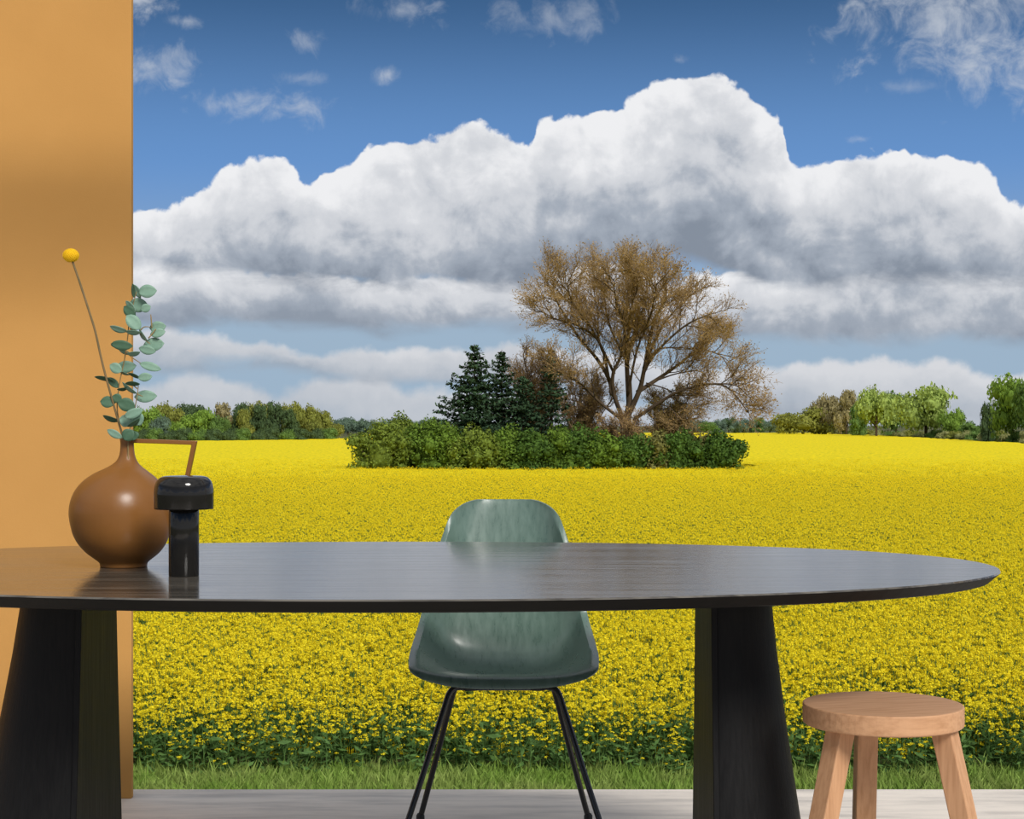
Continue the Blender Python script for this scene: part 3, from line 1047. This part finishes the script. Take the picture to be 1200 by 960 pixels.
# ---- the great bare willow
BD = 137.0
rnd = random.Random(21)
big = tag(empty('bare_tree', at_ground(735, BD)), 'huge bare brown tree with spreading limbs in the middle of the field', 'tree')
o0 = Vector(big.location)
limbs = [  # pixel path, depth at tip, radii
    ([(735, 560), (736, 520), (735, 492), (738, 470), (738, 440)], 0, (0.50, 0.16)),
    ([(735, 487), (750, 455), (757, 425), (770, 357), (785, 330), (787, 300)], -3, (0.34, 0.05)),
    ([(748, 458), (775, 440), (800, 420), (830, 395), (852, 377)], 3, (0.27, 0.05)),
    ([(828, 397), (850, 403), (868, 416)], 3.4, (0.09, 0.03)),
    ([(742, 492), (772, 472), (800, 457), (838, 450), (858, 460), (876, 484)], -2.5, (0.22, 0.05)),
    ([(838, 450), (862, 452), (882, 470)], -2.5, (0.10, 0.03)),
    ([(736, 475), (735, 420), (732, 370), (735, 320), (730, 287)], 1, (0.32, 0.05)),
    ([(730, 490), (716, 460), (717, 432), (725, 407), (730, 370), (720, 335), (716, 300)], -4, (0.28, 0.04)),
    ([(716, 462), (712, 440), (695, 412), (672, 382), (650, 345), (634, 312), (628, 294)], 2, (0.27, 0.04)),
    ([(712, 442), (700, 392), (675, 367), (640, 355), (620, 342)], -3, (0.19, 0.03)),
    ([(703, 400), (697, 380), (696, 345), (687, 300)], 4, (0.17, 0.03)),
    ([(735, 420), (740, 390), (750, 357), (762, 320), (756, 292)], 4.5, (0.2, 0.04)),
    ([(757, 425), (775, 398), (810, 366), (838, 352), (852, 358)], -4, (0.18, 0.04)),
    ([(732, 495), (700, 472), (675, 447), (650, 432), (632, 422)], -3, (0.2, 0.04)),
    ([(752, 442), (765, 408), (782, 396), (826, 397)], -1, (0.15, 0.05)),
    ([(757, 425), (778, 372), (800, 340), (818, 322)], 2, (0.17, 0.04)),
    ([(717, 432), (690, 370), (664, 335), (655, 305)], -5, (0.17, 0.04)),
    ([(735, 420), (715, 370), (705, 330), (700, 296)], 5, (0.17, 0.04)),
    ([(736, 465), (748, 400), (765, 350), (772, 305)], -6, (0.17, 0.04)),
    ([(735, 400), (738, 350), (748, 310), (742, 288)], -5, (0.14, 0.04)),
    ([(775, 440), (800, 432), (826, 428), (838, 435)], 1, (0.10, 0.03)),
    ([(772, 472), (790, 478), (800, 490), (806, 500)], -2, (0.08, 0.03)),
    ([(760, 445), (788, 455), (800, 470), (815, 480)], 0, (0.09, 0.03)),
]
T0, TW, buds = Tubes(), Tubes(), []
for li, (path, dep, (ra, rb)) in enumerate(limbs):
    if li not in (0, 4, 5):
        path = [(738 + (a - 738) * 0.90, b if b > 470 else 470 + (b - 470) * 0.84) for a, b in path]
    pts = []
    n = len(path)
    d0 = 0.0
    if li in (3, 5):
        d0 = dep * 0.8
    for i, (a, b) in enumerate(path):
        t = i / (n - 1)
        pts.append(P(a + rnd.uniform(-1.2, 1.2), b, BD + d0 + (dep - d0) * t) - o0)
    cl = catmull(pts, 4)
    rad = np.linspace(ra, rb, len(cl)) if li else np.linspace(ra, rb, len(cl))
    T0.add(cl, rad * (0.72 if li else 1.0), 7)
    if li == 0:
        continue
    length = sum((cl[i + 1] - cl[i]).length for i in range(len(cl) - 1))
    n1 = max(4, int(length * 1.15))
    grow(rnd, cl, TW, buds, (0.045, 0.024, 0.015), (2.9, 1.8, 1.0), (int(n1 * 1.2), 11, 8), 0.25, 0, 0.35, T0, 1)
T0.build('trunk', m_bark, big)
tag(TW.build('twigs', m_twigs, big), kind='stuff')
bud_mesh('buds', buds, 0.16, m_buds, big)
# budding tuft at the end of the drooping limb
c = np.asarray([tuple(P(a, b, BD - 2.5) - o0) for a, b in [(880, 462)] * 260]) + np.random.default_rng(2).normal(0, 1, (260, 3)) * np.array([0.75, 0.6, 1.0])
r2 = random.Random(4)
TT = Tubes()
for q in c[:130]:
    a = Vector(q)
    b = a + Vector((r2.gauss(0.1, 0.3), r2.gauss(0, 0.3), r2.gauss(-0.25, 0.35)))
    TT.add([a, a.lerp(b, 0.5) + Vector((0, 0, 0.08)), b], [0.02, 0.016, 0.008], 3)
tag(TT.build('drooping_twigs', m_twigs, big), kind='stuff')
bud_mesh('young_leaves', [tuple(x) for x in c], 0.22, leafmat('coppery_leaf', (0.38, 0.22, 0.06), (0.27, 0.18, 0.05)), big, 9)


def small_bare(px, d, top, w, label, seed, m_, stems=5, n1=9, name='bare_tree', bud=None, lens=(2.0, 1.1, 0.6)):
    rnd = random.Random(seed)
    g = at_ground(px, d)
    root = tag(empty(name, g), label, 'tree' if name == 'bare_tree' else 'shrub')
    H = CAMZ - (top - HY) * d / F - GZ
    W = w * d / F / 2
    A, B, bd = Tubes(), Tubes(), []
    for s in range(stems):
        a = rnd.uniform(0, 2 * PI)
        rr_ = W * (0.25 + 0.75 * (s + 0.5) / stems)
        e = Vector((math.cos(a) * rr_, math.sin(a) * rr_, H * rnd.uniform(0.72, 0.92) * (1 - 0.2 * s / stems)))
        b0 = Vector((rnd.uniform(-0.3, 0.3), rnd.uniform(-0.3, 0.3), 0))
        mid = b0.lerp(e, 0.5) + Vector((-e.x * 0.15, -e.y * 0.15, H * 0.05))
        cl = catmull([b0, mid, e], 5)
        A.add(cl, np.linspace(0.16 if name == 'bare_tree' else 0.09, 0.03, len(cl)), 5)
        grow(rnd, cl, B, bd, (0.04, 0.022, 0.013), lens, (n1, 9, 7), 0.15, 0, 0.35, A, 1)
    A.build('trunk', m_bark if name == 'bare_tree' else m_twigs2, root)
    tag(B.build('twigs', m_, root), kind='stuff')
    bud_mesh('buds', bd, 0.14, bud or m_buds, root, seed)
    return root


small_bare(632, 146, 392, 88, 'smaller bare brown tree behind the spruces, left of the huge tree', 31, m_twigs2, 14, 13)
small_bare(685, 141, 428, 84, 'bare golden brown shrub under the left limbs of the huge tree', 32, m_twigs, 14, 11, 'bare_shrub', None, (1.5, 0.9, 0.5))
small_bare(778, 140, 448, 92, 'bare ochre shrub at the right foot of the huge tree', 33, m_twigs, 13, 10, 'bare_shrub', leafmat('ochre_leaf', (0.30, 0.22, 0.05), (0.22, 0.19, 0.045)), (1.3, 0.8, 0.5))
small_bare(735, 133.5, 478, 70, 'low bare brown shrub in front of the huge trunk', 34, m_twigs2, 11, 9, 'bare_shrub', None, (1.0, 0.7, 0.4))


# ---- spruces
def spruce(px, d, top, w, label, seed, dens=1.0):
    rnd = random.Random(seed)
    r = np.random.default_rng(seed)
    g = at_ground(px, d)
    root = tag(empty('spruce', g), label, 'tree', 'spruces on the field island')
    H = CAMZ - (top - HY) * d / F - GZ
    W = w * d / F / 2
    Tubes().add([(0, 0, 0), (0, 0, H * 0.5), (0, 0, H)], [0.2, 0.12, 0.02], 6).build('trunk', m_bark, root)
    br = Tubes()
    cs, ns = [], []
    z = 0.6
    while z < H - 0.2:
        t = z / H
        rad = W * (1 - t) ** 0.8 + 0.15
        nb = max(4, int((9 if t < 0.7 else 6) * dens))
        a0 = rnd.random() * 6.28
        for b in range(nb):
            a = a0 + b * 2 * PI / nb + rnd.gauss(0, 0.2)
            L = rad * rnd.uniform(0.5, 1.2)
            u = Vector((math.cos(a), math.sin(a), 0))
            dz = -0.28 * L * (1 - t) + 0.1 * L
            pts = [Vector((0, 0, z)), u * (L * 0.5) + Vector((0, 0, z + dz * 0.8)), u * L + Vector((0, 0, z + dz * 0.7 + 0.12 * L))]
            br.add(pts, [0.03, 0.02, 0.008], 3)
            m_ = max(7, int(30 * L / 1.5 * dens))
            for q in range(m_):
                s = rnd.uniform(0.15, 1.0)
                p = pts[0].lerp(pts[1], s * 2) if s < 0.5 else pts[1].lerp(pts[2], s * 2 - 1)
                off = Vector((-u.y, u.x, 0)) * rnd.gauss(0, 0.16 * L * (1.15 - s) + 0.05)
                cs.append(p + off + Vector((0, 0, rnd.gauss(-0.06, 0.07))))
                ns.append((0.2 * u.x, 0.2 * u.y, 1.0))
        z += (0.30 + 0.16 * (1 - t)) * rnd.uniform(0.7, 1.3)
    tag(br.build('branches', m_bark, root), kind='stuff')
    v, f = leaf_quads(r, np.asarray([tuple(c) for c in cs]), np.asarray(ns), 0.36, 0.45, 0.6)
    tag(mesh_obj('needles', v, f, m_spruce, root), kind='stuff')


spruce(556, 134, 403, 140, 'broadest dark green spruce, leftmost of the four on the island', 41, 1.25)
spruce(588, 136, 410, 96, 'slim dark spruce just right of the broadest spruce', 42)
spruce(612, 134, 438, 100, 'lowest dark spruce, between the slim spruce and the sparse one', 44, 1.2)
spruce(646, 135, 406, 84, 'thin sparse spruce standing against the huge bare tree', 43, 0.8)

# ---- bushes of the island
greens = [leafmat('bush_green', (0.145, 0.235, 0.030), (0.085, 0.15, 0.022)), leafmat('bush_olive', (0.20, 0.265, 0.04), (0.12, 0.175, 0.028)),
          leafmat('bush_deep', (0.088, 0.165, 0.028), (0.058, 0.115, 0.022)), leafmat('bush_brown', (0.23, 0.22, 0.065), (0.15, 0.155, 0.045))]


def bush(px, d, top, w, mi, label, seed, group, n=2600, size=0.30, name='bush', mats=None, flat=1.0):
    r = np.random.default_rng(seed)
    g = at_ground(px, d)
    root = tag(empty(name, g), label, 'bush', group)
    H = (CAMZ - (top - HY) * d / F - GZ) * 1.05
    W = w * d / F / 2 * 1.2
    blobs = []
    for i in range(26):
        a = r.uniform(0, 2 * PI)
        q = math.sqrt(r.uniform(0, 1)) * 0.92
        zc = H * r.uniform(0.15, 0.86) * (1 - 0.30 * q * q)
        rr_ = W * r.uniform(0.18, 0.32)
        rz = min(rr_ * r.uniform(0.8, 1.2), H - zc)
        blobs.append((W * q * math.cos(a), W * q * math.sin(a) * 0.8, max(zc, rz * 0.9), rr_, rr_, rz))
    blobs.append((0, 0, H * 0.42, W * 0.75, W * 0.6, H * 0.42))
    blobs.append((W * r.uniform(-0.3, 0.3), 0, H * 0.74, W * 0.36, W * 0.36, H * 0.26))
    blobs.append((W * r.uniform(-0.5, 0.5), -W * 0.2, H * 0.66, W * 0.34, W * 0.34, H * 0.26))
    M = (mats or greens)[mi]
    c, dn = blob_points(r, blobs, n, 0.15, 0.74, 1.28)
    v, f = leaf_quads(r, c, dn, size, 0.6, 0.8)
    tag(mesh_obj('foliage', v, f, M, root), kind='stuff')
    v, f = blob_core(r, blobs, 0.66)
    mesh_obj('inner_foliage', v, f, M, root, smooth=True)
    T = Tubes()
    for i in range(7):
        b = blobs[i]
        T.add([(r.uniform(-0.2, 0.2), r.uniform(-0.2, 0.2), 0), (b[0] * 0.5, b[1] * 0.5, b[2] * 0.6), (b[0], b[1], b[2] + b[5] * 0.9)], [0.06, 0.04, 0.012], 4)
    tag(T.build('stems', m_bark, root), kind='stuff')
    return root


BB = [(445, 130, 496, 60, 1, 'round olive green'), (470, 133, 489, 50, 1, 'tall olive'), (497, 131, 494, 56, 0, 'leafy green'), (528, 130, 499, 60, 0, 'mid green'), (560, 129.5, 502, 62, 1, 'yellowish green'), (592, 130, 503, 58, 0, 'broad green'),
      (622, 129.5, 507, 54, 2, 'deep green'), (652, 130, 503, 56, 0, 'fresh green'), (684, 130, 502, 56, 2, 'deep green'), (714, 129.5, 510, 52, 0, 'low green'), (742, 130, 512, 50, 2, 'low deep green'), (768, 130.5, 509, 52, 3, 'brownish green'),
      (796, 130, 507, 50, 2, 'dark green'), (822, 131, 511, 44, 3, 'thin brownish'), (846, 130, 507, 46, 2, 'dark outermost')]
for i, (px, d, top, w, mi, adj) in enumerate(BB):
    bush(px, d, top, w, mi, '%s bush, %s from the left along the front of the field island' % (adj, ORD[i]), 60 + i, 'bushes around the field island', 5200, 0.25)
for i, (px, d, top, w, mi) in enumerate([(505, 140, 498, 70, 0), (580, 141, 495, 80, 2), (665, 142, 497, 80, 0), (815, 140, 505, 70, 3)]):
    bush(px, d, top, w, mi, 'bush in the back row of the field island, %s from the left' % ORD[i], 90 + i, 'bushes at the back of the field island', 1800, 0.32)

# ---- far trees: a few grown kinds, each placed as its own tree
FT = {'bright': leafmat('far_bright', (0.22, 0.34, 0.05), (0.16, 0.27, 0.045)), 'mid': leafmat('far_mid', (0.15, 0.25, 0.055), (0.11, 0.19, 0.05)), 'dark': leafmat('far_dark', (0.09, 0.14, 0.055), (0.065, 0.11, 0.045)),
      'olive': leafmat('far_olive', (0.26, 0.27, 0.05), (0.19, 0.22, 0.05)), 'fresh': leafmat('far_fresh', (0.36, 0.46, 0.11), (0.27, 0.36, 0.085)), 'hazy': leafmat('far_hazy', (0.15, 0.22, 0.15), (0.12, 0.18, 0.13)),
      'brown': leafmat('far_brown', (0.34, 0.29, 0.14), (0.26, 0.23, 0.11)), 'reed': leafmat('far_reed', (0.36, 0.36, 0.14), (0.26, 0.29, 0.10))}


def far_mesh(seed, n, size, shape):
    r = np.random.default_rng(seed)
    blobs = []
    for i in range(16):
        a = r.uniform(0, 2 * PI)
        q = math.sqrt(r.uniform(0, 1)) * 0.62
        if shape == 'round':
            zc = r.uniform(0.32, 0.78)
            lim = 1.0 - 0.55 * abs(zc - 0.5)
        elif shape == 'wide':
            zc = r.uniform(0.25, 0.72)
            lim = 1.05 - 0.7 * max(zc - 0.4, 0)
        else:
            zc = r.uniform(0.20, 0.84)
            lim = 0.9 - 0.6 * max(zc - 0.5, 0)
        rz = min(r.uniform(0.14, 0.24), 1 - zc)
        blobs.append((q * lim * math.cos(a), q * lim * math.sin(a), zc, r.uniform(0.25, 0.42) * lim, r.uniform(0.25, 0.42) * lim, rz))
    c, d = blob_points(r, blobs, n, 0.1, 0.75, 1.2)
    v, f = leaf_quads(r, c, d, size, 0.65, 0.7)
    v2, f2 = blob_core(r, blobs, 0.68, 7, 5)
    nv = len(v)
    V = np.concatenate([v, np.asarray(v2)])
    Fa = f.tolist() + [[a + nv for a in q] for q in f2]
    t = Tubes().add([(0, 0, 0), (0.0, 0.01, 0.35), (0.02, 0, 0.7)], [0.05, 0.035, 0.015], 6)
    for i in range(5):
        b = blobs[i]
        t.add([(0, 0, 0.2 + 0.03 * i), (b[0] * 0.6, b[1] * 0.6, b[2] * 0.8), (b[0], b[1], b[2])], [0.02, 0.014, 0.006], 4)
    return (V, Fa), (np.concatenate(t.v), t.f)


FM = {}


def far_tree(px, d, top, w, kind, shape, var, label, group, name='tree', cat='tree'):
    key = (shape, var, kind)
    if key not in FM:
        (V, Fa), (tv, tf) = far_mesh(hash_seed(shape, var), 2600, 0.085, shape)
        cm = bpy.data.meshes.new('crown')
        cm.from_pydata(V.tolist(), [], Fa)
        cm.materials.append(FT[kind])
        tm = bpy.data.meshes.new('trunk')
        tm.from_pydata(tv.tolist(), [], tf)
        tm.materials.append(m_bark)
        FM[key] = (cm, tm)
    g = at_ground(px, d)
    root = tag(empty(name, g), label, cat, group)
    H = CAMZ - (top - HY) * d / F - GZ
    W = w * d / F / 2 * 1.2
    root.rotation_euler.z = (px * 0.37) % 6.28
    for nm, me in zip(('crown', 'trunk'), FM[key]):
        o = bpy.data.objects.new(nm, me)
        COL.objects.link(o)
        o.parent = root
        o.scale = (W, W, H)
        if nm == 'crown':
            o['kind'] = 'stuff'


def hash_seed(shape, var):
    return {'round': 100, 'wide': 200, 'tall': 300}[shape] + var


# wood on the left, behind the vase
WL = [(150, 352, 476, 44, 'mid', 'round', 1), (172, 348, 476, 40, 'bright', 'round', 2), (196, 356, 470, 42, 'olive', 'round', 0), (188, 346, 486, 26, 'hazy', 'round', 1), (212, 350, 482, 40, 'bright', 'wide', 0),
      (236, 352, 478, 40, 'bright', 'round', 1), (258, 352, 484, 34, 'mid', 'wide', 1), (262, 366, 470, 36, 'brown', 'tall', 0), (283, 362, 472, 34, 'dark', 'tall', 1), (287, 360, 480, 24, 'olive', 'tall', 2), (304, 366, 472, 30, 'dark', 'tall', 0), (322, 368, 471, 32, 'dark', 'tall', 1),
      (341, 372, 470, 34, 'olive', 'round', 2), (340, 366, 480, 26, 'dark', 'tall', 2), (358, 376, 473, 34, 'olive', 'round', 0), (375, 382, 479, 30, 'olive', 'round', 1), (390, 388, 487, 24, 'olive', 'wide', 0), (225, 372, 471, 44, 'dark', 'round', 1), (305, 386, 470, 44, 'olive', 'round', 2)]
ADJ = {'bright': 'bright green', 'mid': 'mid green', 'dark': 'dark green', 'olive': 'olive yellow-green', 'fresh': 'fresh pale green', 'hazy': 'greyish green', 'brown': 'half-bare brownish', 'reed': 'pale'}
order = sorted(range(len(WL)), key=lambda i: WL[i][0])
for rank, i in enumerate(order):
    px, d, top, w, kd, sh, var = WL[i]
    far_tree(px, d, top, w, kd, sh, var, '%s tree in the distant wood behind the vase, %s from the left' % (ADJ[kd], ORD[rank]), 'trees of the left wood')
for i in range(14):     # scrub skirt of the wood
    px = 164 + i * 17.0
    d = 340 + max(0, px - 250) * 0.27
    far_tree(px, d, 499 + (i % 3), 26, ('dark', 'mid', 'dark')[i % 3], 'wide', i % 2, 'low dark shrub along the foot of the left wood, %s from the left' % ORD[i], 'shrubs at the foot of the left wood', 'shrub', 'shrub')
# horizon trees
HX = [398, 408, 418, 429, 440, 452, 466, 482, 498, 514, 806, 818, 830, 842, 854, 866, 878, 890, 902, 914]
for i, px in enumerate(HX):
    far_tree(px, 640 + (i % 3) * 14, (490, 487, 491, 489, 493, 490, 488, 491)[i % 8], 24, ('hazy', 'hazy', 'mid', 'hazy', 'dark')[i % 5], ('round', 'wide')[i % 2], i % 2,
             'small hazy tree on the far horizon, %s from the left' % ORD[i], 'trees on the horizon')
# right side
RT = [(941, 560, 472, 66, 'olive', 'wide', 0, 'broad yellow-green bushy tree at the left end of the right-hand trees'),
      (925, 585, 483, 30, 'olive', 'wide', 1, 'small yellow-green bush left of the broad yellow-green tree'),
      (968, 560, 461, 40, 'brown', 'round', 1, 'half-bare brownish tree left of the pale green trees'),
      (992, 545, 458, 36, 'brown', 'tall', 2, 'taller half-bare brown tree touching the pale green trees'),
      (1005, 505, 474, 30, 'mid', 'tall', 1, 'narrow mid green tree below the brown trees'),
      (1027, 470, 451, 54, 'fresh', 'round', 0, 'pale green round tree, left of the pair on the right'),
      (1050, 480, 458, 40, 'mid', 'round', 2, 'darker green tree between the two pale green trees'),
      (1085, 440, 449, 72, 'fresh', 'round', 1, 'largest pale green round tree at right of the field'),
      (1115, 430, 476, 40, 'bright', 'wide', 1, 'small bright green tree right of the largest pale tree'),
      (1140, 420, 490, 36, 'mid', 'wide', 0, 'low green shrub tree in the gap before the rightmost trees'),
      (1157, 345, 472, 26, 'dark', 'tall', 1, 'small dark conifer-like tree beside the rightmost tree'),
      (1186, 330, 438, 60, 'bright', 'round', 2, 'large bright green tree just left of the tallest edge tree'),
      (1222, 322, 430, 70, 'mid', 'round', 0, 'tallest green tree, mostly cut off by the right picture edge')]
for px, d, top, w, kd, sh, var, lab in RT:
    far_tree(px, d, top, w, kd, sh, var, lab, 'trees at the right of the field')
# rough hedge along the right edge of the field
for i in range(20):
    px = 985 + i * 12.3
    d = 560 - i * 13.6
    far_tree(px, d, 502.5 + (i % 3) * 0.8 - (i > 13) * 1.0, 26, ('reed', 'mid', 'reed', 'olive')[i % 4], 'wide', i % 2, '%s clump of the rough pale hedge edging the field, %s from the left' % (ADJ[('reed', 'mid', 'reed', 'olive')[i % 4]], ORD[i]), 'rough hedge at the right', 'hedge_clump', 'hedge')
